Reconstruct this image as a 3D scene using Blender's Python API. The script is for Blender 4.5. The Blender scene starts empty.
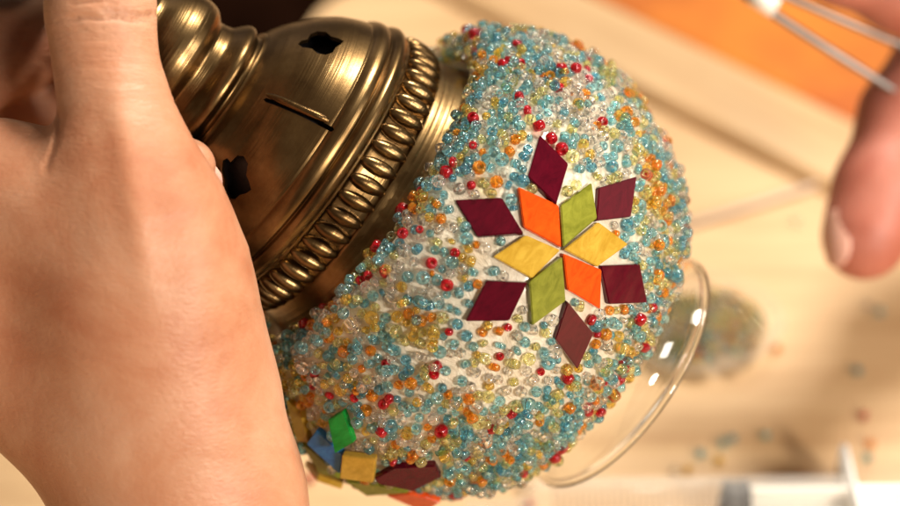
import bpy, bmesh, math, random
import numpy as np
from mathutils import Vector, Matrix
random.seed(7); rng = np.random.default_rng(11)
S = bpy.context.scene
COL = S.collection

# ------------------------------------------------------------------ camera, world, lights, exposure
FPX = 1900.0                      # focal length in photo pixels (photo is 900 wide)
DC = 0.475                        # camera to globe centre
KPX = DC / FPX                    # metres per photo pixel at the globe
PITCH = math.radians(40)
H_LAMP = 0.120
FWD = np.array([0, math.cos(PITCH), -math.sin(PITCH)])
UP = np.array([0, math.sin(PITCH), math.cos(PITCH)])
RT = np.array([1.0, 0, 0])
CAM = np.array([0, 0, H_LAMP]) - FWD * DC
cd = bpy.data.cameras.new('camera'); cam = bpy.data.objects.new('camera', cd); COL.objects.link(cam)
cam.location = CAM; cam.rotation_euler = (math.pi/2 - PITCH, 0, 0)
cd.sensor_width = 36; cd.lens = FPX / 900 * 36
cd.clip_start = 0.01; cd.clip_end = 50
cd.dof.use_dof = True; cd.dof.focus_distance = 0.428; cd.dof.aperture_fstop = 6.5
S.camera = cam
w = bpy.data.worlds.new('World'); S.world = w; w.use_nodes = True
bg = w.node_tree.nodes['Background']; bg.inputs[0].default_value = (1.0, 0.78, 0.56, 1); bg.inputs[1].default_value = 0.20
wt = w.node_tree; _c = wt.nodes.new('ShaderNodeTexCoord'); _n = wt.nodes.new('ShaderNodeTexNoise'); _n.inputs['Scale'].default_value = 2.1; _n.inputs['Detail'].default_value = 3
_r = wt.nodes.new('ShaderNodeValToRGB'); _e = _r.color_ramp.elements; _e[0].position = .36; _e[0].color = (.10, .065, .04, 1); _e[1].position = .68; _e[1].color = (2.6, 2.1, 1.6, 1)
_m = _e.new(.54); _m.color = (.75, .55, .38, 1)
wt.links.new(_c.outputs['Generated'], _n.inputs['Vector']); wt.links.new(_n.outputs['Fac'], _r.inputs['Fac']); wt.links.new(_r.outputs['Color'], bg.inputs[0])   # an uneven, furnished room around the table
S.view_settings.view_transform = 'Standard'; S.view_settings.look = 'None'
S.view_settings.exposure = 0.5; S.view_settings.gamma = 1
S.cycles.use_denoising = True
S.cycles.max_bounces = 14; S.cycles.transmission_bounces = 12; S.cycles.glossy_bounces = 5; S.cycles.diffuse_bounces = 4
S.cycles.caustics_reflective = False; S.cycles.caustics_refractive = True
S.cycles.sample_clamp_indirect = 12; S.cycles.blur_glossy = 0.3

def lamp(name, loc, target, size, power, color, sy=None):
    l = bpy.data.lights.new(name, 'AREA'); l.energy = power; l.color = color; l.size = size
    if sy: l.shape = 'RECTANGLE'; l.size_y = sy
    o = bpy.data.objects.new(name, l); COL.objects.link(o); o.location = loc
    o.rotation_euler = (Vector(target) - Vector(loc)).to_track_quat('-Z', 'Y').to_euler()
    return o
lamp('ceiling_lamp', (0.45, 0.62, 1.30), (0, 0, .1), 0.30, 24, (1.0, 0.92, 0.80))
lamp('window_light', (1.10, -0.45, 0.80), (0, 0, .1), 0.34, 6, (1.0, 0.90, 0.80))
lamp('front_fill_light', (0.62, -0.85, 0.62), (0, 0, .1), 0.17, 10.5, (1.0, 0.89, 0.76))  # added fill from the viewer's right, brightening the front of the globe

LAMPS = [o for o in COL.objects if o.type == 'LIGHT']
def P(px, py, d):                 # photo pixel at forward depth d -> world point
    return CAM + d * (FWD + (px - 450) / FPX * RT + (253 - py) / FPX * UP)
def T(px, py, z=0.0):             # where the sight line of a photo pixel meets the plane at height z
    r = FWD + (px - 450) / FPX * RT + (253 - py) / FPX * UP
    return CAM + r * ((z - CAM[2]) / r[2])

# ------------------------------------------------------------------ helpers
def mesh(name, verts, faces, mats=(), parent=None, smooth=True, fm=None):
    m = bpy.data.meshes.new(name); m.from_pydata([tuple(v) for v in verts], [], [tuple(f) for f in faces])
    for x in mats: m.materials.append(x)
    if fm is not None: m.polygons.foreach_set('material_index', np.asarray(fm, dtype=np.int32))
    if smooth: m.polygons.foreach_set('use_smooth', np.ones(len(m.polygons), dtype=bool))
    bm = bmesh.new(); bm.from_mesh(m); bmesh.ops.recalc_face_normals(bm, faces=bm.faces[:]); bm.to_mesh(m); bm.free()
    m.update()
    o = bpy.data.objects.new(name, m); COL.objects.link(o)
    if parent: o.parent = parent
    return o
def bmobj(name, bm, mats=(), parent=None, smooth=True):
    m = bpy.data.meshes.new(name); bm.to_mesh(m); bm.free()
    for x in mats: m.materials.append(x)
    m.polygons.foreach_set('use_smooth', np.full(len(m.polygons), smooth))
    o = bpy.data.objects.new(name, m); COL.objects.link(o)
    if parent: o.parent = parent
    return o
def tag(o, label=None, cat=None, group=None, kind=None):
    if label: o['label'] = label
    if cat: o['category'] = cat
    if group: o['group'] = group
    if kind: o['kind'] = kind
    return o
def empty(name, mat):
    o = bpy.data.objects.new(name, None); o.empty_display_size = .02; COL.objects.link(o); o.matrix_world = mat; return o
def catmull(pts, n=10):
    p = np.array(pts, float); p = np.vstack([2*p[0]-p[1], p, 2*p[-1]-p[-2]]); out = []
    for i in range(1, len(p)-2):
        for t in np.linspace(0, 1, n, endpoint=False):
            a, b, c, d = p[i-1], p[i], p[i+1], p[i+2]
            out.append(.5*((2*b)+(c-a)*t+(2*a-5*b+4*c-d)*t*t+(3*b-a-3*c+d)*t**3))
    out.append(p[-2]); return np.array(out)
def lathe_arrays(prof, n=96, closed=False):
    """prof: list of (z, r); closed -> the profile is a loop"""
    v = []; f = []; m = len(prof)
    for z, r in prof:
        for k in range(n):
            a = 2*math.pi*k/n; v.append((r*math.cos(a), r*math.sin(a), z))
    for i in range(m if closed else m-1):
        j = (i+1) % m
        for k in range(n):
            l = (k+1) % n; f.append((i*n+k, i*n+l, j*n+l, j*n+k))
    return v, f
def tube_arrays(path, rad, n=10, cap=True):
    path = [np.array(p, float) for p in path]; v = []; f = []
    rad = rad if hasattr(rad, '__len__') else [rad]*len(path)
    prev = None
    for i, p in enumerate(path):
        t = path[min(i+1, len(path)-1)] - path[max(i-1, 0)]; t /= np.linalg.norm(t)
        if prev is None:
            a = np.cross(t, [0, 0, 1]); a = a if np.linalg.norm(a) > 1e-3 else np.cross(t, [1, 0, 0])
        else: a = prev - t*np.dot(prev, t)
        a /= np.linalg.norm(a); prev = a; b = np.cross(t, a)
        for k in range(n):
            g = 2*math.pi*k/n; v.append(p + rad[i]*(math.cos(g)*a + math.sin(g)*b))
    for i in range(len(path)-1):
        for k in range(n):
            l = (k+1) % n; f.append((i*n+k, i*n+l, (i+1)*n+l, (i+1)*n+k))
    if cap: f.append(tuple(reversed(range(n)))); f.append(tuple(range((len(path)-1)*n, len(path)*n)))
    return v, f
def join(parts):
    V = []; F = []
    for v, f in parts:
        o = len(V); V += [tuple(x) for x in v]; F += [tuple(i+o for i in q) for q in f]
    return V, F

class M:
    """small node-material builder"""
    def __init__(s, name):
        s.m = bpy.data.materials.new(name); s.m.use_nodes = True; s.t = s.m.node_tree
        s.b = s.t.nodes['Principled BSDF']
    def n(s, typ, **kw):
        x = s.t.nodes.new(typ)
        for k, v in kw.items():
            if k in x.inputs: x.inputs[k].default_value = v
            else: setattr(x, k, v)
        return x
    def l(s, a, b): s.t.links.new(a, b)
    def set(s, **kw):
        for k, v in kw.items():
            v = (*v, 1) if isinstance(v, tuple) and len(v) == 3 and 'Radius' not in k else v
            s.b.inputs[k.replace('_', ' ')].default_value = v
        return s
    def coord(s, scale=(1, 1, 1), rot=(0, 0, 0)):
        c = s.n('ShaderNodeTexCoord'); mp = s.n('ShaderNodeMapping'); mp.inputs['Scale'].default_value = scale; mp.inputs['Rotation'].default_value = rot
        s.l(c.outputs['Object'], mp.inputs['Vector']); return mp.outputs['Vector']
    def noise(s, vec, scale, detail=4, rough=.55, dist=0):
        x = s.n('ShaderNodeTexNoise'); x.inputs['Scale'].default_value = scale; x.inputs['Detail'].default_value = detail
        x.inputs['Roughness'].default_value = rough; x.inputs['Distortion'].default_value = dist
        if vec is not None: s.l(vec, x.inputs['Vector'])
        return x.outputs['Fac']
    def ramp(s, fac, stops):
        x = s.n('ShaderNodeValToRGB'); e = x.color_ramp.elements
        while len(e) < len(stops): e.new(.5)
        for q, (p, c) in zip(e, stops): q.position = p; q.color = (*c, 1) if len(c) == 3 else c
        s.l(fac, x.inputs['Fac']); return x.outputs['Color']
    def bump(s, fac, strength, dist, prev=None):
        x = s.n('ShaderNodeBump'); x.inputs['Strength'].default_value = strength; x.inputs['Distance'].default_value = dist
        s.l(fac, x.inputs['Height'])
        if prev: s.l(prev, x.inputs['Normal'])
        return x.outputs['Normal']
    def normal(s, nrm): s.l(nrm, s.b.inputs['Normal']); return s
    def color(s, c): s.l(c, s.b.inputs['Base Color']); return s
    def rough(s, fac, lo, hi):
        x = s.n('ShaderNodeMapRange'); x.inputs['To Min'].default_value = lo; x.inputs['To Max'].default_value = hi
        s.l(fac, x.inputs['Value']); s.l(x.outputs['Result'], s.b.inputs['Roughness']); return s

# ------------------------------------------------------------------ materials
def wood_mat():
    m = M('pale_wood'); v = m.coord((3, 26, 26), (0, 0, math.radians(-22)))
    f = m.noise(v, 3.0, 6, .6, .6); g = m.noise(m.coord(), 5, 3)
    m.color(m.ramp(f, [(.25, (.42, .25, .115)), (.55, (.55, .365, .19)), (.8, (.60, .41, .225))]))
    m.rough(g, .38, .6); m.normal(m.bump(f, .2, .001)); return m.m
def brass_mat():
    m = M('antique_brass'); v = m.coord((1, 1, 1))
    big = m.noise(v, 60, 5, .6); st = m.noise(m.coord((6, 6, 900)), 1.0, 4, .6); sp = m.noise(v, 700, 3, .7)
    c = m.ramp(big, [(.25, (.052, .027, .011)), (.5, (.155, .094, .038)), (.75, (.28, .186, .084))])
    m.color(c).set(Metallic=1.0)
    m.rough(big, .38, .24)
    n1 = m.bump(st, .4, .0004); n2 = m.bump(sp, .10, .0002, n1); m.normal(n2); return m.m
def grout_mat():
    m = M('cream_glue_coat'); v = m.coord()
    f = m.noise(v, 130, 5, .6, .8); g = m.noise(v, 420, 3, .6)
    m.color(m.ramp(f, [(.3, (.76, .66, .50)), (.6, (.90, .82, .67)), (.85, (.93, .87, .76))]))
    m.set(Roughness=.25, Coat_Weight=.5, Coat_Roughness=.12)
    st = m.noise(m.coord((260, 70, 150), (.5, .3, .8)), 1.0, 5, .7, 2.0)
    m.normal(m.bump(st, .55, .0016, m.bump(g, .35, .0006, m.bump(f, .5, .0015))))
    tl = m.n('ShaderNodeBsdfTranslucent'); tl.inputs['Color'].default_value = (.92, .84, .70, 1); mx = m.n('ShaderNodeMixShader'); mx.inputs[0].default_value = .30
    out = m.t.nodes['Material Output']; m.l(m.b.outputs[0], mx.inputs[1]); m.l(tl.outputs[0], mx.inputs[2]); m.l(mx.outputs[0], out.inputs['Surface']); return m.m
def glass_mat(name, col, rough=.02, trans=1.0, ior=1.5):
    m = M(name); m.set(Base_Color=col, Roughness=rough, Transmission_Weight=trans, IOR=ior); return m.m
def bead_mat(name, col, trans):
    m = M(name); m.set(Base_Color=col, Roughness=.03, Transmission_Weight=trans, IOR=1.5, Specular_IOR_Level=.7)
    tr_ = m.n('ShaderNodeBsdfTransparent'); tr_.inputs['Color'].default_value = (*[c**.8 for c in col], 1); mx = m.n('ShaderNodeMixShader'); mx.inputs[0].default_value = .07
    m.l(m.b.outputs[0], mx.inputs[1]); m.l(tr_.outputs[0], mx.inputs[2]); m.l(mx.outputs[0], m.t.nodes['Material Output'].inputs['Surface']); return m.m
def tile_mat(name, lo, hi, trans=.15):
    m = M(name); v = m.coord(); f = m.noise(m.coord((1, 1, 2.2)), 150, 7, .72, 1.2); g = m.noise(v, 110, 2, .5)
    m.color(m.ramp(f, [(.3, lo), (.7, hi)])); m.set(Roughness=.08, Transmission_Weight=trans, Specular_IOR_Level=.4)
    m.normal(m.bump(g, .12, .0012)); return m.m
def skin_mat(name, lo, mid, hi, wr=1.0, sss=.12):
    m = M(name); v = m.coord()
    f = m.noise(v, 30, 6, .68, .4); fine = m.noise(v, 1100, 3, .6)
    m.color(m.ramp(f, [(.32, lo), (.5, mid), (.68, hi)]))
    m.set(Roughness=.46, Subsurface_Weight=sss, Subsurface_Radius=(1.0, .35, .15), Subsurface_Scale=.004, Specular_IOR_Level=.35)
    # fine wrinkles running across the thumb: noise stretched along x, plus crossing cell lines
    wv = m.noise(m.coord((90, 430, 90), (0, 0, math.radians(-8))), 1.0, 5, .62, 1.6)
    vo = m.n('ShaderNodeTexVoronoi', feature='DISTANCE_TO_EDGE'); vo.inputs['Scale'].default_value = 620
    m.l(m.coord((.6, 1.25, 1)), vo.inputs['Vector'])
    sx = m.n('ShaderNodeSeparateXYZ'); tc = m.n('ShaderNodeTexCoord'); m.l(tc.outputs['Object'], sx.inputs[0])
    mk = m.n('ShaderNodeMapRange'); mk.inputs['From Min'].default_value = .006; mk.inputs['From Max'].default_value = .055
    m.l(sx.outputs['Y'], mk.inputs['Value']); mu = m.n('ShaderNodeMath', operation='MULTIPLY'); m.l(wv, mu.inputs[0]); m.l(mk.outputs['Result'], mu.inputs[1]); wv = mu.outputs[0]
    n = m.bump(wv, .42*wr, .0011); n = m.bump(vo.outputs['Distance'], .22*wr, .0004, n); n = m.bump(fine, .3, .0003, n)
    m.normal(n); return m.m
WOOD = wood_mat(); BRASS = brass_mat(); GROUT = grout_mat()
CLEAR = glass_mat('clear_glass', (.96, .97, .95), .015)
def thin_plastic():
    m = M('clear_plastic'); m.set(Base_Color=(.9, .88, .84), Roughness=.08, Specular_IOR_Level=.6)
    tr_ = m.n('ShaderNodeBsdfTransparent'); tr_.inputs['Color'].default_value = (.985, .98, .965, 1)
    lw = m.n('ShaderNodeLayerWeight'); lw.inputs['Blend'].default_value = .18
    mr = m.n('ShaderNodeMapRange'); mr.inputs['To Min'].default_value = .03; mr.inputs['To Max'].default_value = .5
    m.l(lw.outputs['Facing'], mr.inputs['Value']); mx = m.n('ShaderNodeMixShader'); m.l(mr.outputs['Result'], mx.inputs[0])
    m.l(tr_.outputs[0], mx.inputs[1]); m.l(m.b.outputs[0], mx.inputs[2]); m.l(mx.outputs[0], m.t.nodes['Material Output'].inputs['Surface']); return m.m
PLASTIC = thin_plastic()
BEADC = {
 'blue':   bead_mat('aqua_bead_glass', (.46, .81, .90), .95),
 'teal':   bead_mat('teal_bead_glass', (.28, .65, .82), .94),
 'clear':  bead_mat('clear_bead_glass', (.98, .97, .94), .97),
 'lime':   bead_mat('lime_bead_glass', (.90, .88, .48), .94),
 'amber':  bead_mat('amber_bead_glass', (.97, .74, .20), .92),
 'orange': bead_mat('orange_bead_glass', (.97, .42, .04), .84),
 'red':    bead_mat('red_bead_glass', (.62, .008, .02), .7)}
BNAMES = list(BEADC); BMATS = list(BEADC.values())
BPROB = np.array([.31, .10, .25, .145, .075, .075, .045])
TILE = {
 'plum':   tile_mat('plum_tile_glass', (.042, .0015, .006), (.085, .0025, .010), .0),
 'orange': tile_mat('orange_tile_glass', (.52, .045, .004), (.76, .10, .008)),
 'green':  tile_mat('olive_tile_glass', (.13, .14, .014), (.27, .28, .036)),
 'yellow': tile_mat('yellow_tile_glass', (.36, .20, .014), (.58, .38, .055)),
 'emerald':tile_mat('emerald_tile_glass', (.0, .16, .02), (.01, .34, .05)),
 'blue':   tile_mat('blue_tile_glass', (.015, .11, .38), (.05, .25, .60)),
 'gold':   tile_mat('gold_tile_glass', (.42, .26, .03), (.70, .46, .08))}
SKIN = skin_mat('light_skin', (.355, .13, .064), (.425, .198, .110), (.48, .265, .165))
SKIN_R = skin_mat('ruddy_skin', (.34, .095, .062), (.41, .138, .096), (.48, .19, .14), .6)
NAILM = M('fingernail').set(Base_Color=(.66, .36, .28), Roughness=.42, Subsurface_Weight=.1, Subsurface_Scale=.002).m
STEEL = M('brushed_steel'); STEEL.set(Metallic=1.0, Base_Color=(.24, .22, .21)); STEEL.rough(STEEL.noise(STEEL.coord((1, 1, 1)), 120), .35, .5); STEEL = STEEL.m
BLACKR = M('black_rubber').set(Base_Color=(.015, .012, .014), Roughness=.5).m
STRAW = M('pale_reed').set(Base_Color=(.50, .40, .32), Roughness=.6).m
WHITEP = M('white_plastic').set(Base_Color=(.82, .80, .76), Roughness=.35).m
def cloth_mat(name, lo, hi, sc):
    m = M(name); f = m.noise(m.coord(), sc, 4, .6); wv = m.noise(m.coord(), 900, 2)
    m.color(m.ramp(f, [(.3, lo), (.7, hi)])); m.set(Roughness=.8, Sheen_Weight=.1); m.normal(m.bump(wv, .3, .0006)); return m.m
ORANGE = cloth_mat('orange_fabric', (.30, .045, .0005), (.86, .29, .018), 8)
DARKC = cloth_mat('dark_brown_fabric', (.003, .0012, .0007), (.008, .003, .0016), 20)
DARKC.node_tree.nodes['Principled BSDF'].inputs['Sheen Weight'].default_value = 0; DARKC.node_tree.nodes['Principled BSDF'].inputs['Specular IOR Level'].default_value = .0; DARKC.node_tree.nodes['Principled BSDF'].inputs['Roughness'].default_value = 1

# ------------------------------------------------------------------ table, rim board, cloths
ground_z = 0.0
table = mesh('table_surface', [(-1.6, -1.2, 0), (1.8, -1.2, 0), (1.8, 2.6, 0), (-1.6, 2.6, 0)], [(0, 1, 2, 3)], [WOOD], smooth=False)
tag(table, kind='structure')
def bar(name, a, b, width, z0, z1, mats, bev=.003, segs=7):
    """a board lying on the table from a to b"""
    a = Vector(a); b = Vector(b); d = (b-a); L = d.length
    bm = bmesh.new(); bmesh.ops.create_cube(bm, size=1)
    for v in bm.verts: v.co = (v.co.x*L, v.co.y*width, v.co.z*(z1-z0))
    bmesh.ops.bevel(bm, geom=bm.edges[:], offset=bev, segments=segs, affect='EDGES', profile=.5)
    o = bmobj(name, bm, mats); o.location = ((a.x+b.x)/2, (a.y+b.y)/2, (z0+z1)/2); o.rotation_euler.z = math.atan2(d.y, d.x); return o
ra, rb = T(430, -78, .018), T(990, 192, .018)
rdir = (rb-ra)/np.linalg.norm(rb-ra)
rim = bar('wooden_rim', ra - rdir*.25, rb + rdir*.25, .040, -.0060, .0063, [WOOD], .0055)
tag(rim, 'raised pale wooden rim board running along the table in front of the orange cloth', 'rim board')

def sheet(name, poly, z, thick, amp, mat, n=60, seed=0, freq=18):
    """a soft flat cloth with real thickness: a grid over a convex-ish quad (4 corners) with gentle folds"""
    r = np.random.default_rng(seed); a, b, c, d = [np.array(p)[:2] for p in poly]
    ph = r.uniform(0, 6.28, 6); V = []; F = []
    for j in range(n+1):
        for i in range(n+1):
            u, v = i/n, j/n
            q = (a*(1-u)+b*u)*(1-v) + (d*(1-u)+c*u)*v
            wob = .004*np.array([math.sin(v*9+ph[0])*(1 if i in (0, n) else 0), math.sin(u*8+ph[1])*(1 if j in (0, n) else 0)])
            h = amp*(.5+.25*math.sin(q[0]*freq+ph[2]+2*math.sin(q[1]*freq*.6))+.25*math.sin(q[1]*freq*1.3+ph[3]+q[0]*freq*.5))
            edge = min(1, min(u, v, 1-u, 1-v)*8)
            V.append((q[0]+wob[0], q[1]+wob[1], z+thick+h*edge))
    N = (n+1)**2
    V += [(x, y, max(z, zz-thick)) for x, y, zz in V]
    for j in range(n):
        for i in range(n):
            k = j*(n+1)+i; F.append((k, k+1, k+n+2, k+n+1)); F.append((N+k, N+k+n+1, N+k+n+2, N+k+1))
    for i in range(n):
        for k, l in ((i, i+1), (n*(n+1)+i+1, n*(n+1)+i), ((i+1)*(n+1), i*(n+1)), (i*(n+1)+n, (i+1)*(n+1)+n)):
            F.append((k, N+k, N+l, l))
    return mesh(name, V, F, [mat])
nrm = np.array([-rdir[1], rdir[0], 0])            # away from the camera, across the rim
o1 = (ra+rb)/2 + nrm*.017
oc = sheet('orange_cloth', [o1-rdir*.105, o1+rdir*.55, o1+rdir*.55+nrm*.5, o1-rdir*.105+nrm*.5], .001, .002, .012, ORANGE, seed=3, freq=22)
tag(oc, 'bright orange cloth spread on the table beyond the wooden rim', 'cloth')

# ------------------------------------------------------------------ lamp frame: local +z runs from the globe centre to the neck
TAU = math.radians(17)
AX2 = np.array([.821, .571])
adir = math.cos(TAU)*(AX2[0]*RT - AX2[1]*UP) + math.sin(TAU)*FWD        # towards the open glass end, away from camera
zl = -adir; xl = .571*RT + .821*UP; xl = xl - zl*np.dot(xl, zl); xl /= np.linalg.norm(xl); yl = np.cross(zl, xl)
LC = P(444, 250, DC)
ROT = np.column_stack([xl, yl, zl])
LM = Matrix([[*ROT[0], LC[0]], [*ROT[1], LC[1]], [*ROT[2], LC[2]], [0, 0, 0, 1]])
lampE = empty('mosaic_lamp', LM)
tag(lampE, 'mosaic lamp with a bead covered globe and an antique brass neck held over the table', 'lamp')
def L(p): return ROT.T @ (np.asarray(p) - LC)       # world -> lamp local
def px_of(pl):                                       # lamp local -> photo pixel
    d = ROT @ np.asarray(pl).T
    d = (d.T + LC - CAM); z = d @ FWD
    return 450 + FPX*(d @ RT)/z, 253 - FPX*(d @ UP)/z, z
k_ = KPX
# globe base surface, in (s, r) photo-pixel units, s towards the open end
GB = np.array([(-80, 118), (-85, 150), (-92, 166), (-98, 181), (-93, 194), (-77, 206), (-37, 227), (5, 237.5), (45, 234.5), (83, 221), (136, 194), (167, 159), (181, 140)], float)
gb = catmull(GB, 12)
gz = -gb[:, 0]*k_; gr = gb[:, 1]*k_
seg = np.hypot(np.diff(gz), np.diff(gr)); nz = np.gradient(gr); nr = -np.gradient(gz)
# outward normals in (z, r)
tz, tr = np.gradient(gz), np.gradient(gr); ln = np.hypot(tz, tr); onz, onr = -tr/ln, tz/ln
flip = np.sign(onr[len(onr)//2]); onz *= flip; onr *= flip
# cap profile (s, r)
CAPP = [(-272, 72), (-269, 74), (-265, 82), (-258, 92), (-249, 102), (-240, 112.5), (-222, 127), (-206, 135), (-197, 138.5), (-194, 139), (-191, 143), (-186, 146), (-180, 146.5), (-177, 145), (-175.5, 144.5), (-173, 149), (-168, 151.5), (-163, 150), (-160, 148), (-157, 147), (-153, 144), (-138, 143.5), (-124, 145), (-121, 148), (-114, 150), (-102, 153), (-90, 157), (-81, 161.5), (-77, 163.5), (-75, 163)]
NECKP = [(-412, 36), (-409, 40), (-405, 44), (-398, 52), (-385, 54), (-374, 50), (-366, 52), (-356, 60), (-342, 66.5), (-331, 68), (-321, 65.5), (-315, 60), (-312, 57), (-307, 57), (-300, 58.5), (-296, 61.5), (-291, 67), (-286, 70.5), (-281, 70.5), (-277, 66), (-274, 65), (-270, 68), (-266, 72)]
def surf_hit(px, py, prof, off=0.0):
    """first point (lamp local) where the sight line of a photo pixel meets a surface of revolution; else the closest pass"""
    sz = np.array([-p[0]*k_ for p in prof]); rr = np.array([p[1]*k_ for p in prof]) + off
    order = np.argsort(sz); sz = sz[order]; rr = rr[order]
    a = L(CAM); d = L(P(px, py, 1.0)) - a
    t = np.linspace(.38, .56, 3000)[:, None]; q = a + t*d
    f = np.hypot(q[:, 0], q[:, 1]) - np.interp(q[:, 2], sz, rr, left=-1, right=-1)
    ok = (q[:, 2] >= sz[0]) & (q[:, 2] <= sz[-1])
    idx = np.where((f < 0) & ok)[0]
    if len(idx): return q[idx[0]]
    f = np.where(ok, f, 9); return q[np.argmin(f)]

# --- globe: closed shell with thickness
gprof = [(z, r) for z, r in zip(gz, gr)] + [(z - a*.002, r - b*.002) for z, r, a, b in zip(gz[::-1], gr[::-1], onz[::-1], onr[::-1])]
v, f = lathe_arrays(gprof, 128, True)
globe = mesh('globe', v, f, [GROUT], lampE); globe['label'] = 'round glass globe coated in cream glue'
# --- clear glass neck with a flared rolled rim
gl = catmull([(181.5, 139), (190, 132.5), (200, 130), (210, 130), (219, 132), (225, 135)], 6)
rimc = [(225 + 3.6*math.sin(a), 135 + 3.6*(math.cos(a))) for a in np.linspace(-.4, math.pi+.9, 9)]
inner = [(s, r-4.5) for s, r in gl[::-1]]
prof = [(-s*k_, r*k_) for s, r in list(gl)] + [(-s*k_, r*k_) for s, r in [(226.5, 138.5), (229.5, 139.2), (232, 137.5), (232.8, 134), (231, 130.6), (228, 129.4)]] + [(-s*k_, r*k_) for s, r in inner]
v, f = lathe_arrays(prof, 128, True)
mesh('glass_rim', v, f, [CLEAR], lampE)

# --- tiles
tiles = []                       # (center, normal, u, v, polygon 2d, thickness)
def tile(pts, mat, off=.0012, thick=.0018, lift=0, lean=0):
    pc = np.mean(pts, 0); pts = [pc + 1.035*(np.array(p)-pc) for p in pts]
    q = np.array([surf_hit(x, y, GB, .0012+lift) for x, y in pts]); c = q.mean(0)
    u, s, vt = np.linalg.svd(q - c); n = vt[2]
    if n @ c < 0: n = -n
    if lean:                       # set askew in the glue: leaning out towards the room
        eye = L(CAM); vw = eye - c; vw /= np.linalg.norm(vw); n = n + lean*vw; n /= np.linalg.norm(n)
        q = np.array([p + (p-eye)*(((c-p) @ n)/((p-eye) @ n)) for p in q])
    # each piece sits a little askew in its glue; turn it so that no lamp is mirrored straight at the viewer
    eye = L(CAM); vw = eye - c; vw /= np.linalg.norm(vw); rr = np.random.default_rng(len(tiles)+5); best = None
    for tr_ in range(160):
        n2 = n + rr.normal(size=3)*(.0 if tr_ == 0 else .055 + .0008*tr_); n2 /= np.linalg.norm(n2)
        ref = 2*n2*(n2 @ vw) - vw
        far = min(math.degrees(math.acos(np.clip(ref @ ((d_ := L(np.array(lo_.location)) - c)/np.linalg.norm(d_)), -1, 1))) for lo_ in LAMPS)
        if best is None or far > best[0]: best = (far, n2)
        if far > 19: break
    n = best[1] if far <= 19 else n2
    q = np.array([p + (p-eye)*(((c-p) @ n)/((p-eye) @ n)) for p in q])
    e1 = vt[0] - n*(vt[0] @ n); e1 /= np.linalg.norm(e1); e2 = np.cross(n, e1)
    pl = np.array([((p-c) @ e1, (p-c) @ e2) for p in q])
    if np.sum(pl[:, 0]*np.roll(pl[:, 1], -1) - pl[:, 1]*np.roll(pl[:, 0], -1)) < 0: pl = pl[::-1]
    bm = bmesh.new()
    vs = [bm.verts.new(c + a*e1 + b*e2 - n*(thick*.5)) for a, b in pl]; fa = bm.faces.new(vs)
    ex = bmesh.ops.extrude_face_region(bm, geom=[fa])
    bmesh.ops.translate(bm, vec=Vector(n*thick), verts=[g for g in ex['geom'] if isinstance(g, bmesh.types.BMVert)])
    bmesh.ops.recalc_face_normals(bm, faces=bm.faces[:])
    bmesh.ops.bevel(bm, geom=bm.edges[:], offset=.00022, segments=2, affect='EDGES')
    o = bmobj('mosaic_tile', bm, [TILE[mat]], lampE, smooth=False)
    o['label'] = {'plum': 'dark plum', 'green': 'olive green', 'gold': 'golden'}.get(mat, mat) + ' glass mosaic tile'
    tiles.append((c, n, e1, e2, pl)); return o
FLOWER = [
 ([(539.2,137.5),(566.7,165.4),(555,204.7),(527.4,177.8)], 'plum'),
 ([(456.2,201.7),(501.6,199.3),(522.4,233.6),(477.7,237)], 'plum'),
 ([(597,188.9),(634,177.8),(628.2,216.8),(594.6,220.8)], 'plum'),
 ([(598.8,266),(637,264.5),(644.3,301.6),(607,303)], 'plum'),
 ([(566,301.5),(591,332.6),(575.6,367),(554,337.5)], 'plum'),
 ([(486.6,280.8),(526,282.8),(508.5,319.6),(466.4,320)], 'plum'),
 ([(518,188.5),(557,206),(559.6,247),(523.5,227.5)], 'orange'),
 ([(589.6,184.5),(595,219),(562.3,247),(559.6,206.7)], 'green'),
 ([(596.3,223),(624.9,244.3),(595,266),(563,249.3)], 'yellow'),
 ([(525,236),(558.4,250.5),(530.8,278),(493.8,257)], 'yellow'),
 ([(562,254),(599,269.8),(597.8,307.8),(566,288.8)], 'orange'),
 ([(528.5,282.5),(560,257.5),(563.5,300),(531.2,324)], 'green')]
for i, (p, m_) in enumerate(FLOWER): tile(p, m_, lean=(0, .05, .1, .12, .05, 0, .04, .16, .05, 0, .06, .02)[i])
SIDE = [
 ([(329.8,418.6),(344.7,409.9),(355,440),(336.5,451)], 'emerald', .0008),
 ([(318.6,428.6),(343.5,452),(341,471),(309,442)], 'blue', .0003),
 ([(343.8,453.5),(376,457),(373.5,480),(341.8,476)], 'gold', .0012),
 ([(376,476),(394.6,465.5),(434,463.5),(440,474.7),(413,488),(379.6,481)], 'plum', .0003),
 ([(288.7,400),(303,410),(311,440),(299,440)], 'yellow', .0),
 ([(304,441),(318,452),(341,476),(320,470)], 'green', .0),
 ([(306,463),(342,478),(342,486),(318,478)], 'yellow', .0),
 ([(347,479),(375,482),(408,490),(368,493)], 'green', .0),
 ([(388,493),(410,491),(440,499),(425,509)], 'orange', .0)]
for i, (p, m_, lf) in enumerate(SIDE): tile(p, m_, lift=lf+.0012, lean=.24 if i < 5 else .15)

# --- beads
def bead_arrays(nseg=14):
    pr = [(-.60, .42), (-.84, .74), (-.70, 1.03), (-.26, 1.2), (.26, 1.2), (.70, 1.03), (.84, .74), (.60, .42)]
    v, f = lathe_arrays(pr, nseg, True); return np.array(v)/1.2, np.array(f)
BV, BF = bead_arrays()
BV_I, BF_I = np.array(BV), BF
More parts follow.
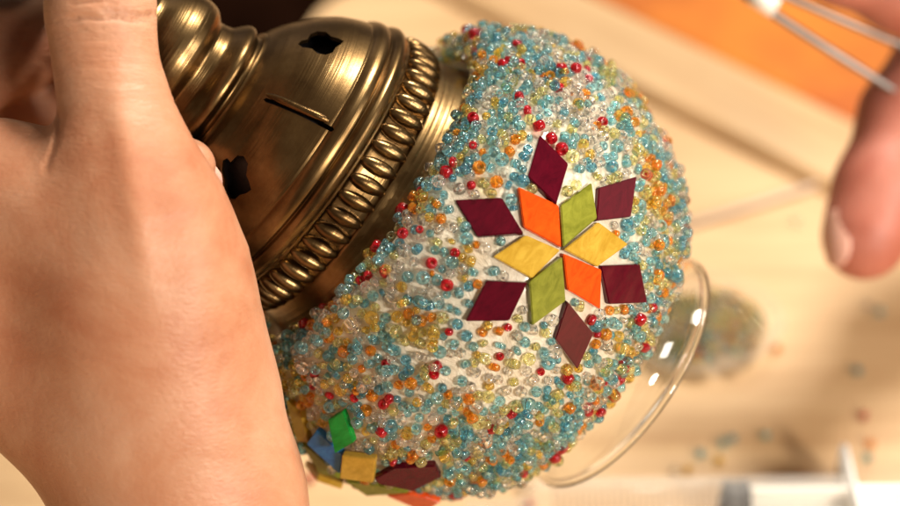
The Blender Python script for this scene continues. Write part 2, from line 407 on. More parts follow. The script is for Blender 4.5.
# sample centres on the beaded part of the globe
i0 = np.argmax(gr > 168*k_); i1 = len(gz)-1-np.argmax((gb[::-1, 0] < 173))
ss = np.arange(i0, i1); wgt = gr[ss]*np.hypot(tz, tr)[ss]; cdf = np.cumsum(wgt)/wgt.sum()
fc = surf_hit(561, 254, GB)
thin1 = surf_hit(500, 348, GB); thin2 = surf_hit(415, 216, GB)
cell = .0022; grid = {}
def inside(pl, x, y, marg):
    n = len(pl); 
    for i in range(n):
        a = pl[i]; b = pl[(i+1) % n]; e = b-a; d = (e[0]*(y-a[1]) - e[1]*(x-a[0]))/np.hypot(*e)
        if d < -marg: return False
    return True
beads = []                       # (pos, normal, size, colour)
def try_bead(off, pitch, g, extra=None):
    i = ss[np.searchsorted(cdf, rng.random())]; i = min(i, len(gz)-2); t = rng.random()
    z = gz[i]*(1-t)+gz[i+1]*t; r = gr[i]*(1-t)+gr[i+1]*t; a = rng.random()*2*math.pi
    n = np.array([onr[i]*math.cos(a), onr[i]*math.sin(a), onz[i]])
    size = float(np.clip(rng.normal(1.27, .18), .85, 1.75))*.001
    p = np.array([r*math.cos(a), r*math.sin(a), z]) + n*(off*.001 + size*.8)
    df = np.linalg.norm(p-fc)
    pr = 1.0
    if df < .0195: pr = .3
    d1 = np.linalg.norm(p-thin1)
    if d1 < .0150: pr = min(pr, .36)
    d2 = np.linalg.norm(p-thin2)
    if d2 < .007: pr = min(pr, .3)
    q_ = p/k_                                        # hand-scattered: thin streaks and fuller patches
    lump = math.sin(q_[0]*.041+1.3*math.sin(q_[1]*.033))+math.sin(q_[1]*.047+q_[2]*.038+1.1*math.sin(q_[0]*.029))
    if lump < -.9 and df > .0205: pr = min(pr, .66)
    if extra: pr *= extra(p, df, d1)*(1.25 if lump > 0 else .5)
    if rng.random() > pr: return
    for c, nn, e1, e2, pl in tiles:
        w_ = p-c; h = w_ @ nn
        if abs(h) < .0085 and np.dot(w_, w_) < .0006 and inside(pl, w_ @ e1, w_ @ e2, size*.85): return
    key = tuple(np.floor(p/cell).astype(int))
    for dx in (-1, 0, 1):
        for dy in (-1, 0, 1):
            for dz in (-1, 0, 1):
                for q, sz in g.get((key[0]+dx, key[1]+dy, key[2]+dz), ()):
                    if np.dot(p-q, p-q) < ((size+sz)*pitch)**2: return
    g.setdefault(key, []).append((p, size))
    beads.append((p, n, size, int(rng.choice(len(BNAMES), p=BPROB))))
for _ in range(60000): try_bead(0, .83, grid)
nl1 = len(beads)
grid2 = {}
def edge_more(p, df, d1):        # a second layer where the beads were heaped: near the neck, the top and the open end
    z = p[2]
    return .0 if df < .028 or d1 < .015 else (.62 if z > .012 or z < -.026 else .26)
for _ in range(4300): try_bead(1.25, .85, grid2, edge_more)
# clusters: warm patches favour amber and orange
pos = np.array([b[0] for b in beads]); nor = np.array([b[1] for b in beads]); size = np.array([b[2] for b in beads]); colr = np.array([b[3] for b in beads])
warm = [surf_hit(x, y, GB) for x, y in ((640,165),(655,200),(300,390),(320,410),(470,70),(420,330),(350,330))]
for wpt in warm:
    near = (np.linalg.norm(pos-wpt, axis=1) < .006) & (rng.random(len(pos)) < .55)
    colr[near] = rng.choice([BNAMES.index('amber'), BNAMES.index('orange'), BNAMES.index('lime')], near.sum())
rmat = []
for p, n in zip(pos, nor):
    t = rng.normal(size=3); t -= n*(t @ n); t /= np.linalg.norm(t)
    tilt = math.radians(abs(rng.normal(0, 34))) if rng.random() < .5 else math.radians(rng.uniform(50, 90))
    a = math.cos(tilt)*n + math.sin(tilt)*t; b = np.cross(a, [.3, .5, .8]); b /= np.linalg.norm(b); c = np.cross(a, b)
    rmat.append(np.column_stack([b, c, a]))
rmat = np.array(rmat); rmat[:, :, 2] *= rng.uniform(.72, 1.22, len(rmat))[:, None]     # short and long beads
# which hundred show largest: nearest the camera, facing it, in frame and clear of the hand
bx, by, bz = px_of(pos)
vd = L(CAM)-pos; vd /= np.linalg.norm(vd, axis=1)[:, None]
facing = np.sum(vd*nor, 1)
score = size**2/bz**2*(1 + 0*facing); score[(facing < .45) | (bx < 345) | (by > 470) | (by < 60)] = 0
top = np.argsort(-score)[:100]
bead_meshes = {}
for i in top:
    c = colr[i]
    if c not in bead_meshes:
        m = bpy.data.meshes.new('bead'); m.from_pydata([tuple(x) for x in BV_I], [], [tuple(map(int, x)) for x in BF_I]); m.materials.append(BMATS[c])
        m.polygons.foreach_set('use_smooth', np.ones(len(m.polygons), dtype=bool)); bead_meshes[c] = m
    o = bpy.data.objects.new('bead', bead_meshes[c]); COL.objects.link(o); o.parent = lampE
    mm = rmat[i]*size[i]; o.matrix_local = Matrix([[*mm[0], pos[i][0]], [*mm[1], pos[i][1]], [*mm[2], pos[i][2]], [0, 0, 0, 1]])
    o['label'] = {'blue': 'aqua blue', 'teal': 'teal blue', 'lime': 'lime green'}.get(BNAMES[c], BNAMES[c]) + ' glass seed bead'
rest = np.setdiff1d(np.arange(len(pos)), top)
def fast_mesh(name, V, F, mats, fm, parent=None):
    m = bpy.data.meshes.new(name); nv, nf = len(V), len(F)
    m.vertices.add(nv); m.vertices.foreach_set('co', V.astype(np.float32).ravel())
    m.loops.add(nf*4); m.loops.foreach_set('vertex_index', F.astype(np.int32).ravel())
    m.polygons.add(nf); m.polygons.foreach_set('loop_start', np.arange(0, nf*4, 4, dtype=np.int32))
    for x in mats: m.materials.append(x)
    m.polygons.foreach_set('material_index', np.asarray(fm, dtype=np.int32))
    m.update(calc_edges=True); m.validate(); m.polygons.foreach_set('use_smooth', np.ones(nf, dtype=bool))
    o = bpy.data.objects.new(name, m); COL.objects.link(o)
    if parent: o.parent = parent
    return o
def bead_mass(name, pos, rmat, size, col, parent=None):
    V = np.einsum('nij,vj->nvi', rmat*size[:, None, None], BV) + pos[:, None, :]
    F = BF[None] + (np.arange(len(pos))*len(BV))[:, None, None]
    return fast_mesh(name, V.reshape(-1, 3), F.reshape(-1, 4), BMATS, np.repeat(col, len(BF)), parent)
bc = bead_mass('bead_covering', pos[rest], rmat[rest], size[rest], colr[rest], lampE); bc['kind'] = 'stuff'
print('beads', len(pos), 'first layer', nl1)

# --- brass cap with pierced holes
def shell(prof, t, n=160):
    p = np.array([(-s*k_, r*k_) for s, r in prof]); return lathe_arrays([tuple(x) for x in p] + [(z, r-t) for z, r in p[::-1]], n, True)
cp = catmull(CAPP, 3)
v, f = shell([tuple(x) for x in cp], .0014)
cap = mesh('brass_cap', v, f, [BRASS], lampE)
bm = bmesh.new(); bm.from_mesh(cap.data); bmesh.ops.recalc_face_normals(bm, faces=bm.faces[:]); bm.to_mesh(cap.data); bm.free()
cpl = [tuple(x) for x in cp]
def z2(x, y): return (150 + x*300/893, y*300/893)
hole = [z2(*p) for p in [(440,131),(450,121),(469,117),(478,101),(498,93),(524,95),(539,108),(558,113),(577,122),(568,132),(553,141),(544,156),(523,163),(499,159),(482,145),(455,141)]]
slot = [z2(*p) for p in [(338,296),(346,291),(545,379),(548,387),(540,392),(343,303)]]
ridge = [z2(x, y) for x, y in zip(np.linspace(345, 545, 9), np.linspace(279, 366, 9))]
hp = np.array([surf_hit(x, y, cpl) for x, y in hole]); sp_ = np.array([surf_hit(x, y, cpl) for x, y in slot])
az = lambda p: math.atan2(p[1], p[0])
low = surf_hit(236, 178, cpl)
step = abs(az(low)-az(hp.mean(0))); step = min(step, 2*math.pi-step); nrep = max(4, int(2*math.pi/step+.25)); print('hole step', math.degrees(step), nrep)
sgn_ = -1 if ((az(low)-az(hp.mean(0)) + math.pi) % (2*math.pi) - math.pi) < 0 else 1
angs = [sgn_*step*k for k in range(nrep)]
def rotz(p, a): c, s = math.cos(a), math.sin(a); return np.column_stack([p[:, 0]*c-p[:, 1]*s, p[:, 0]*s+p[:, 1]*c, p[:, 2]])
bm = bmesh.new()
for k in range(nrep):
    for base in (hp, sp_):
        q = rotz(base, angs[k]); n = len(q); ax = np.column_stack([np.zeros(n), np.zeros(n), q[:, 2]])
        cen = q.mean(0); nd = np.array([cen[0], cen[1], .0]); nd /= np.linalg.norm(nd); nd = nd*.8+np.array([0, 0, .6])
        a = [bm.verts.new(x - nd*.004) for x in q]; b = [bm.verts.new(x + nd*.005) for x in q]
        bm.faces.new(a[::-1]); bm.faces.new(b)
        for i in range(n): bm.faces.new((a[i], a[(i+1) % n], b[(i+1) % n], b[i]))
bmesh.ops.recalc_face_normals(bm, faces=bm.faces[:])
cut = bmobj('cutter', bm, [], lampE)
md = cap.modifiers.new('b', 'BOOLEAN'); md.operation = 'DIFFERENCE'; md.object = cut; md.solver = 'EXACT'
dg = bpy.context.evaluated_depsgraph_get(); nm = bpy.data.meshes.new_from_object(cap.evaluated_get(dg)); cap.modifiers.clear()
old = cap.data; cap.data = nm; nm.name = 'brass_cap'; bpy.data.objects.remove(cut)
print('cap faces', len(old.polygons), len(nm.polygons))
# pressed ridges beside the slots, joined into the cap
rp = np.array([surf_hit(x, y, cpl) for x, y in ridge]); rp[[0, -1], :2] *= .975
bm = bmesh.new(); bm.from_mesh(cap.data)
for k in range(nrep):
    q = rotz(rp, angs[k]); rr_ = np.array([.3, .8, 1, 1, 1, 1, 1, .8, .3])*.0010
    vv, ff = tube_arrays(q, rr_, 10); off = [bm.verts.new(x) for x in vv]
    for fx in ff: bm.faces.new([off[i] for i in fx])
for fc_ in bm.faces: fc_.smooth = True
bm.to_mesh(cap.data); bm.free()
try: cap.data.set_sharp_from_angle(angle=math.radians(40))
except Exception as e: print(e)
# --- gadrooned band
NR = 50; parts = []
for k in range(NR):
    a = 2*math.pi*k/NR
    bm = bmesh.new(); bmesh.ops.create_uvsphere(bm, u_segments=12, v_segments=10, radius=1)
    vv = []
    for x in bm.verts:
        lx, lt, lr = x.co.z*18.5, x.co.x*7.9, x.co.y*8.5      # along axis, tangential, radial (photo px)
        s = -138.5 + lx; th = a + (lt + lx*.10)/150; r = 146 + lr
        vv.append((r*k_*math.cos(th), r*k_*math.sin(th), -s*k_))
    ff = [[q.index for q in fx.verts] for fx in bm.faces]; bm.free(); parts.append((vv, ff))
v, f = join(parts); ob = mesh('ribbed_band', v, f, [BRASS], lampE)
# --- black core added inside the cap so its holes look as dark as shade
v, f = lathe_arrays([(-s*k_, r*k_) for s, r in [(-262, 1), (-262, 62), (-240, 92), (-205, 112), (-150, 124), (-112, 124), (-112, 1)]], 64)
mesh('cap_shade_core', v, f, [BLACKR], lampE)
# --- neck
v, f = lathe_arrays([(-s*k_, r*k_) for s, r in catmull(NECKP, 4)], 96)
n = 96; nrow = len(v)//n; f += [tuple(reversed(range(n))), tuple(range((nrow-1)*n, nrow*n))]
nk = mesh('brass_neck', v, f, [BRASS], lampE)

# ------------------------------------------------------------------ hands: smooth union of tapered limbs, polygonised
def cams(px, py, d): return np.array([(px-450)/FPX*d, (253-py)/FPX*d, d])
def to_cam(px, py, d, r): return (*cams(px, py, d), r/FPX*d)
def smin(a, b, k):
    h = np.clip(.5+.5*(b-a)/k, 0, 1); return b*(1-h)+a*h - k*h*(1-h)
def cone(X, a, b, zs):
    pa = np.array(a[:3]); pb = np.array(b[:3]); sc = np.array([1, 1, zs])
    A = pa*sc; d = (pb-pa)*sc; q = X*sc - A; L2 = d @ d
    t = np.clip((q @ d)/L2, 0, 1)
    return (np.linalg.norm(q - t[..., None]*d, axis=-1) - (a[3] + (b[3]-a[3])*t))/1.0
def hand_sdf(X, chains, ks, zs, kj):
    """chains: lists of (px,py,depth,radius px); each smooth inside with ks[i], joined with kj[i]"""
    tot = None
    for ch, k, kk in zip(chains, ks, kj):
        pts = [to_cam(*p) for p in ch]; g = None
        for a, b in zip(pts[:-1], pts[1:]):
            c = cone(X, a, b, zs); g = c if g is None else smin(g, c, k)
        tot = g if tot is None else smin(tot, g, kk)
    return tot
def polygonise(fun, lo, hi, h):
    n = np.ceil((hi-lo)/h).astype(int)+1
    ax = [lo[i]+h*np.arange(n[i]) for i in range(3)]
    G = np.empty(n, np.float32)
    for i in range(n[0]):
        Y, Z = np.meshgrid(ax[1], ax[2], indexing='ij'); G[i] = fun(np.stack([np.full_like(Y, ax[0][i]), Y, Z], -1))
    ins = G < 0; c = np.zeros(n-1, int)
    for dx in (0, 1):
        for dy in (0, 1):
            for dz in (0, 1): c += ins[dx:n[0]-1+dx, dy:n[1]-1+dy, dz:n[2]-1+dz]
    act = (c > 0) & (c < 8); idx = -np.ones(n-1, int); idx[act] = np.arange(act.sum())
    ijk = np.argwhere(act); acc = np.zeros((len(ijk), 3)); cnt = np.zeros(len(ijk))
    corners = [(x, y, z) for x in (0, 1) for y in (0, 1) for z in (0, 1)]
    for a in corners:
        for ax_ in range(3):
            if a[ax_]: continue
            b = list(a); b[ax_] = 1
            ga = G[tuple((ijk+a).T)]; gb_ = G[tuple((ijk+b).T)]; m = (ga < 0) != (gb_ < 0)
            t = np.where(m, ga/np.where(m, ga-gb_, 1), 0); p = np.array(a)+np.zeros((len(ijk), 3)); p[:, ax_] += t
            acc[m] += p[m]; cnt[m] += 1
    V = lo + h*(ijk + acc/cnt[:, None])
    F = []
    for ax_ in range(3):
        o1, o2 = [i for i in range(3) if i != ax_]
        sl = [slice(1, n[i]-1) for i in range(3)]; sl[ax_] = slice(0, n[ax_]-1); sl2 = list(sl); sl2[ax_] = slice(1, n[ax_])
        A = ins[tuple(sl)]; B = ins[tuple(sl2)]; e = np.argwhere(A != B)
        off = np.ones(3, int); off[ax_] = 0; e = e+off; sgn = ins[tuple(e.T)]
        def cc(d1, d2): q = e.copy(); q[:, o1] -= d1; q[:, o2] -= d2; return idx[tuple(q.T)]
        q = np.stack([cc(1, 1), cc(0, 1), cc(0, 0), cc(1, 0)], 1)
        if ax_ == 1: sgn = ~sgn
        q[~sgn] = q[~sgn][:, ::-1]; F.append(q)
    F = np.concatenate(F)
    for _ in range(3):                               # pull vertices on to the surface
        e = h*.25; f0 = fun(V)
        g = np.stack([(fun(V+np.eye(3)[i]*e)-fun(V-np.eye(3)[i]*e))/(2*e) for i in range(3)], 1)
        V = V - g*(f0/np.maximum((g*g).sum(1), 1e-6))[:, None]
    return V, F
CM = Matrix([[RT[0], UP[0], FWD[0], 0], [RT[1], UP[1], FWD[1], 0], [RT[2], UP[2], FWD[2], 0], [0, 0, 0, 1]])
def hand(name, chains, ks, kj, zs, lo, hi, h, mat, post=None):
    fun = lambda X: hand_sdf(X, chains, ks, zs, kj)
    if post: fun0 = fun; fun = lambda X: fun0(X) + post(X)
    V, F = polygonise(fun, np.array(lo), np.array(hi), h)
    org = V.mean(0); W = CAM + V @ np.array([RT, UP, FWD]); ow = CAM + org @ np.array([RT, UP, FWD])
    R3 = np.array([RT, UP, -FWD])
    o = fast_mesh(name, (W-ow) @ R3.T, F, [mat], np.zeros(len(F)))
    mw = Matrix([[RT[0], UP[0], -FWD[0], ow[0]], [RT[1], UP[1], -FWD[1], ow[1]], [RT[2], UP[2], -FWD[2], ow[2]], [0, 0, 0, 1]])
    o.matrix_world = mw
    bm = bmesh.new(); bm.from_mesh(o.data); bmesh.ops.recalc_face_normals(bm, faces=bm.faces[:]); bm.to_mesh(o.data); bm.free()
    return o
def nail(parent, c, xdir, ydir, w_, l_, mat=NAILM, curve=.35):
    """a fingernail: a small curved plate at world point c; xdir across, ydir towards the tip"""
    x = np.array(xdir)/np.linalg.norm(xdir); y = np.array(ydir); y = y - x*(x @ y); y /= np.linalg.norm(y); z = np.cross(x, y)
    if z @ (CAM-c) < 0: z = -z
    V = []; F = []; n = 12
    for top_ in (1, 0):
        for j in range(n+1):
            for i in range(n+1):
                u, t = i/n*2-1, j/n*2-1
                uu = u*math.sqrt(max(0, 1-.45*t*t)); tt = t*math.sqrt(max(0, 1-.45*u*u))
                V.append(c + x*uu*w_ + y*tt*l_ - z*(curve*w_*uu*uu + .12*l_*tt*tt) + z*(.0005*top_))
    N = (n+1)**2
    for j in range(n):
        for i in range(n):
            k = j*(n+1)+i; F.append((k, k+1, k+n+2, k+n+1)); F.append((N+k, N+k+n+1, N+k+n+2, N+k+1))
    for i in range(n):
        for k, l in ((i, i+1), (n*(n+1)+i+1, n*(n+1)+i), ((i+1)*(n+1), i*(n+1)), (i*(n+1)+n, (i+1)*(n+1)+n)): F.append((k, N+k, N+l, l))
    mw = parent.matrix_world.inverted()
    o = mesh('fingernail', [mw @ Vector(p) for p in V], F, [mat], parent); return o

TIPD = float(FWD @ (ROT @ surf_hit(212, 166, [tuple(x) for x in cp]) + LC - CAM)) - .0035; print('TIPD', TIPD)
# left hand round the neck: thumb in front, fingers behind
thumb = [(112, -150, .424, 32), (105, -75, .419, 41), (100, -8, .416, 47), (101, 22, .415, 47), (107, 72, .415, 46), (117, 112, .414, 49), (125, 152, .413, 56), (137, 205, .415, 74)]
palm = [(137, 205, .415, 74), (144, 260, .418, 97), (146, 320, .422, 110), (160, 400, .427, 115), (186, 500, .432, 115), (215, 640, .436, 114), (245, 800, .44, 114)]
side = [(-60, 225, .430, 88), (-20, 290, .432, 95), (60, 365, .436, 92), (160, 470, .440, 95)]
web = [(-70, 205, .428, 82), (0, 195, .424, 66), (70, 215, .420, 70), (115, 260, .419, 78)]
index_ = [(-70, 200, .432, 72), (-62, 90, .452, 52), (10, 45, .470, 46), (95, 20, .478, 40), (180, 20, .476, 34)]
middle = [(-95, 250, .440, 70), (-70, 150, .464, 50), (10, 108, .482, 44), (100, 125, .484, 38), (165, 168, TIPD+.020, 31), (186, 167, TIPD+.004, 25), (192, 166, TIPD, 23)]
ring_ = [(-110, 320, .446, 68), (-80, 215, .476, 46), (20, 180, .492, 40), (110, 190, .490, 35), (160, 200, .476, 28)]
def creases(X):
    px = 450 + X[..., 0]/X[..., 2]*FPX; py = 253 - X[..., 1]/X[..., 2]*FPX
    front = np.clip((.432 - X[..., 2])/.004, 0, 1)
    d = 0
    for (x0, x1, y0, y1, bow, wid, dep) in ((62, 156, 18.0, 22.5, 2, 2.2, .00075), (98, 160, 10.5, 15, -1, 2.0, .0006), (66, 120, 3, 1.5, 1, 2.0, .0005),
                                            (72, 150, 30, 34, 3, 1.8, .00018), (75, 154, 41, 45, 4, 1.8, .00016), (80, 160, 54, 58, 5, 2, .00014), (84, 166, 70, 70, 6, 2, .00012), (70, 168, 86, 90, 6, 2.2, .00010)):
        t = (px-x0)/(x1-x0); yc = y0 + (y1-y0)*t - bow*4*t*(1-t) + .6*np.sin(px*.21+x0)
        m = np.clip(np.minimum(t, 1-t)*6, 0, 1)
        d = d + 1.5*dep*m*np.exp(-((py-yc)/wid)**2)
    # the skin fold running into the web, and the soft ridge of the thumb's tendon
    yy = np.clip((py-112)/54, 0, 1); xf = 60 - 14*yy*yy
    d = d + .0006*np.exp(-((px-xf)/3.0)**2)*np.clip((py-108)/10, 0, 1)*np.clip((176-py)/14, 0, 1)
    xt = 118 + (py-100)*.16
    d = d - .0011*np.exp(-((px-xt)/17)**2)*np.clip((py-60)/60, 0, 1)*np.clip((330-py)/120, 0, 1)
    d = d - .0009*np.exp(-((px-205)/26)**2-((py-262)/60)**2) + .0008*np.exp(-((px-75)/32)**2-((py-235)/42)**2)
    # small folds over the knuckle
    for i in range(9):
        yc = 84 + i*11.5; d = d + .00013*np.exp(-((py-yc-5*np.sin(px*.045+i*1.7)-1.5*np.sin(px*.17+i))/1.6)**2)*np.exp(-((px-145-i*3)/36)**2)
    return front*d
lo = (*(cams(-190, 700, .40)[:2] - [0, .0]), .375); hi = (cams(330, 0, .43)[0], cams(0, -215, .43)[1], .525)
hl = hand('person', [palm, side, web, thumb, index_, middle, ring_], [.006, .010, .010, .006, .004, .004, .004], [0, .014, .010, .008, .006, .004, .003], 1.22, lo, hi, .00085, SKIN, creases)
tag(hl, 'bare hand in front with its thumb laid along the brass neck of the lamp', 'person')
nail(hl, P(215, 173, TIPD+.0012), RT*.8+UP*.6, RT*.62-UP*.78, .0011, .0038)

# right hand with tweezers
thumb_r = [(1010, -40, .600, 60), (955, 40, .578, 50), (905, 115, .566, 43), (879, 190, .560, 43), (867, 230, .558, 39.5), (863, 241, .558, 37.5)]
index_r = [(1060, -20, .600, 60), (985, -12, .572, 52), (905, -14, .556, 46), (840, -36, .552, 38), (800, -62, .552, 32)]
mid_r = [(1080, 60, .62, 60), (1000, 55, .60, 50), (945, 90, .605, 42), (930, 150, .615, 36)]
palm_r = [(1180, -120, .63, 130), (1120, 0, .62, 105), (1040, 20, .60, 66)]
lo = (cams(740, 0, .56)[0], cams(0, 330, .60)[1], .50); hi = (cams(1330, 0, .62)[0], cams(0, -290, .62)[1], .70)
hr = hand('person', [palm_r, thumb_r, index_r, mid_r], [.01, .006, .005, .005], [0, .012, .008, .006], 1.1, lo, hi, .0016, SKIN_R)
tag(hr, 'bare hand reaching in with finger and thumb closed on steel tweezers', 'person')
nail(hr, P(834, 238, .5512), RT*.63-FWD*.77+UP*.1, UP*-1.0-RT*.12, .0050, .0085, NAILM)

# tweezers
tw = empty('tweezers', Matrix.Translation(Vector(P(768, 4, .552))))
tag(tw, 'steel tweezers with two thin splayed arms held between finger and thumb', 'tweezers')
def strip(pts, w_, t_):
    V = []; F = []
    for i, (p, ww) in enumerate(zip(pts, w_)):
        p = np.array(p); d = np.array(pts[min(i+1, len(pts)-1)])-np.array(pts[max(i-1, 0)]); d /= np.linalg.norm(d)
        s = np.cross(d, FWD); s /= np.linalg.norm(s); n = np.cross(s, d)
        for a, b in ((1, 1), (-1, 1), (-1, -1), (1, -1)): V.append(p + s*ww*a + n*t_*b)
    for i in range(len(pts)-1):
        for k in range(4): l = (k+1) % 4; F.append((i*4+k, i*4+l, i*4+4+l, i*4+4+k))
    F += [(3, 2, 1, 0), tuple(range(len(pts)*4-4, len(pts)*4))]; return V, F
inv = tw.matrix_world.inverted()
for pts, ws in (([(640, -70, .546), (700, -33, .548), (752, 0, .550), (820, 44, .553), (890, 88, .556), (935, 118, .566)], [.0008, .0012, .0019, .0019, .0017, .0012]),
            ([(640, -70, .549), (715, -38, .551), (775, -9, .552), (835, 17, .555), (900, 45, .558), (950, 66, .57)], [.0008, .0012, .0017, .0017, .0017, .0012])):
    v, f = tube_arrays([P(*p) for p in pts], [x*.72 for x in ws], 14)
    o = mesh('tweezer_arm', [inv @ Vector(x) for x in v], f, [STEEL], tw)
v, f = tube_arrays([P(752, -6, .549), P(776, 8, .549)], [.0030, .0030], 16)
mesh('white_tube', [inv @ Vector(x) for x in v], f, [WHITEP], tw)  # short white tube set along the upper arms

# ------------------------------------------------------------------ things on the table
# syringe
sr = 0.0086
sa, sb = T(519, 506, sr), T(850, 503, sr)
sx = (sb-sa); slen = np.linalg.norm(sx); sx /= slen; sy = np.cross([0, 0, 1], sx)
sm = Matrix([[sx[0], sy[0], 0, sa[0]], [sx[1], sy[1], 0, sa[1]], [sx[2], sy[2], 1, sa[2]], [0, 0, 0, 1]])
sy_e = empty('syringe', sm); tag(sy_e, 'clear plastic syringe with black plunger seal lying on the table', 'syringe')
def xlathe(prof, n=40, closed=False):
    v, f = lathe_arrays([(x, r) for x, r in prof], n, closed); return [(z, x, y) for x, y, z in v], f
R_ = sr - .0003
v, f = xlathe([(0, .0025), (.002, R_*.8), (.005, R_), (slen-.002, R_), (slen-.002, R_-.0009), (.006, R_-.0009), (.003, .002)], 40, True)
mesh('barrel', v, f, [PLASTIC], sy_e)
v, f = xlathe([(-.016, .0013), (-.001, .0022), (.001, .0030), (.001, .0008), (-.016, .0006)], 20, True)
mesh('nozzle', v, f, [PLASTIC], sy_e)
px2x = slen/(850-519)
xb = (736-519)*px2x
v, f = xlathe([(xb-.0055, 0.0005), (xb-.0035, R_-.0012), (xb-.002, R_-.0010), (xb-.001, R_-.0016), (xb+.001, R_-.0016), (xb+.002, R_-.0010), (xb+.0035, R_-.0010), (xb+.0038, .0005)], 32)
mesh('plunger_seal', v, f, [BLACKR], sy_e)
bm = bmesh.new()
for ang in (0, math.pi/2):
    q = bmesh.ops.create_cube(bm, size=1)
    for vv in q['verts']:
        x, y, z = vv.co; y *= (R_-.002)*2; z *= .0016; x = xb+.0042 + (x+.5)*(slen+.03-xb)
        vv.co = (x, y*math.cos(ang)-z*math.sin(ang), y*math.sin(ang)+z*math.cos(ang)+ (0.0001 if ang else 0))
bmobj('plunger_rod', bm, [WHITEP], sy_e, smooth=False)
bm = bmesh.new(); bmesh.ops.create_cube(bm, size=1)
for vv in bm.verts: vv.co = (vv.co.x*.0022+slen, vv.co.y*.034, vv.co.z*.0168)
bmesh.ops.bevel(bm, geom=bm.edges[:], offset=.0008, segments=2, affect='EDGES'); bmobj('finger_flange', bm, [WHITEP], sy_e)
parts = []
for i in range(26):
    x = .010 + i*(xb-.018)/25; big = i % 5 == 0
    a0, a1 = (.35, 1.75) if big else (.6, 1.55)
    an = np.linspace(a0, a1, 8); rr = R_+.00012
    v = []; f = []
    for a in an: v += [(x-.00016, -rr*math.cos(a), rr*math.sin(a)), (x+.00016, -rr*math.cos(a), rr*math.sin(a))]
    for j in range(7): f.append((2*j, 2*j+1, 2*j+3, 2*j+2))
    parts.append((v, f))
v, f = join(parts); mesh('scale_marks', v, f, [M('brown_print').set(Base_Color=(.16, .10, .07), Roughness=.6).m], sy_e)

# dish of beads
dc = T(694, 330, .004)
dish = empty('dish', Matrix.Translation(Vector((dc[0], dc[1], 0))))
tag(dish, 'small clear plastic dish heaped with mixed beads behind the lamp', 'dish')
def ring(prof, n=64, sx=1.0, sy=1.0, ph=0):
    v, f = lathe_arrays(prof, n, True); return [(x*sx, y*sy, z) for x, y, z in v], f
v, f = ring([(.0006, .0005), (.0006, .0215), (.009, .0250), (.0098, .0262), (.0102, .0256), (.0094, .0243), (.0016, .0208), (.0016, .0005)], 64, 1.1, .9)
mesh('bowl', v, f, [PLASTIC], dish)
N = 560; hp_ = []
while len(hp_) < N:
    x, y = rng.uniform(-1, 1, 2); rr = math.hypot(x, y)
    if rr > 1: continue
    top_z = .004 + .013*(1-rr**1.6); hp_.append((dc[0]+x*.0222, dc[1]+y*.0182, .005 + max(0, top_z-.003)*rng.random()**.6 + (.006*max(0, rr-.7))))
hp_ = np.array(hp_); Rq = np.array([np.linalg.qr(rng.normal(size=(3, 3)))[0] for _ in range(N)])
hb = bead_mass('bead_heap', hp_, Rq, np.full(N, .00118), rng.choice(len(BNAMES), N, p=[.12, .03, .40, .22, .18, .04, .01]))
tag(hb, 'heap of mixed pale and amber beads filling the clear dish', 'beads', kind='stuff')

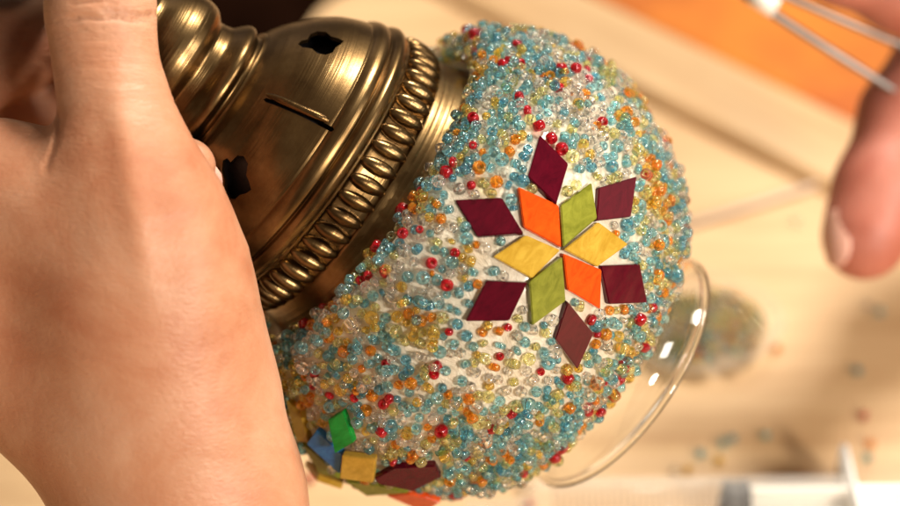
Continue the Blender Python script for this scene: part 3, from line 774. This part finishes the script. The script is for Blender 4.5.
# loose beads
LOOSE = [(777,349,'orange','lone orange bead on bare wood right of the dish'), (858,371,'teal','blue bead lying farthest right above the red one'), (864,416,'red','red bead on the open table at the right'),
 (870,444,'orange','orange bead touching a blue bead at the right'), (868,458,'blue','blue bead touching an orange bead at the right'), (766,436,'blue','pale blue bead lying alone midway to the right'),
 (733,439,'teal','right bead of a touching blue pair above the syringe'), (723,444,'blue','left bead of a touching blue pair above the syringe'), (701,454,'teal','dark blue bead in the cluster above the syringe'),
 (719,461,'amber','amber bead in the cluster above the black seal'), (688,470,'amber','amber bead beside a clear bead above the syringe'), (675,471,'clear','clear bead glinting just above the syringe barrel'),
 (583,472,'blue','blue bead just under the glass rim of the lamp'), (530,504,'red','red bead beside the syringe tip'), (519,487,'clear','left one of two clear beads near the syringe tip'), (530,487,'clear','right one of two clear beads near the syringe tip'),
 (310,479,'red','red bead alone between the wrist and the globe'), (868,306,'clear','clear bead in the small group below the reaching finger'), (880,312,'blue','blue bead in the small group below the reaching finger'),
 (796,222,'clear','clear bead just left of the reaching thumb'), (835,512,'amber','amber bead by the white syringe flange')]
lm = {}
for x, y, c, lab in LOOSE:
    if c not in lm:
        m = bpy.data.meshes.new('loose_bead'); m.from_pydata([tuple(q) for q in BV_I], [], [tuple(map(int, q)) for q in BF_I]); m.materials.append(BEADC[c])
        m.polygons.foreach_set('use_smooth', np.ones(len(m.polygons), dtype=bool)); lm[c] = m
    o = bpy.data.objects.new('loose_bead', lm[c]); COL.objects.link(o)
    p = T(x, y, .0012); o.location = (p[0], p[1], .00125); o.scale = (.0014,)*3
    o.rotation_euler = (math.pi/2 if rng.random() < .6 else 0, 0, rng.uniform(0, 6)); o.location.z = .00145
    tag(o, lab, 'bead', 'loose beads scattered on the table')
# thin clear rod
v, f = tube_arrays([T(640, 238, .002), T(760, 203, .002), T(842, 176, .002)], .0011, 12)
c0 = np.mean(v, 0); o = mesh('thin_rod', np.array(v)-c0, f, [STRAW]); o.location = c0; tag(o, 'thin pale rod lying on the wood behind the lamp', 'rod')

# dark clothing at the far left
d1 = T(330, 2, .0)
dk = sheet('dark_fabric', [T(-260, 90), T(235, 75), T(400, -40), T(150, -420)], .001, .004, .05, DARKC, seed=9, freq=14)
tag(dk, 'dark brown cloth heaped on the table behind the brass neck', 'cloth')

# black cloth edge, rolled on out of view as an added blocker shading the fingers
sv = [P(-330, -190, .462), P(-200, -140, .457), P(-80, -98, .453), P(20, -78, .451), P(62, -74, .451)]
v, f = tube_arrays(sv, [.020, .0195, .0185, .018, .0165], 28); c0 = np.mean(v, 0)
v = np.array(v); a_ = (v-c0) @ RT
v = v + np.outer(.0007*np.sin(a_*520)+.0005*np.sin(a_*1130+v[:, 2]*400), UP)
o = mesh('shading_cloth_roll', v-c0, f, [DARKC]); o.location = c0
tag(o, 'black fabric edge with an added unseen roll that shades the fingers beside the thumb', 'shading cloth')
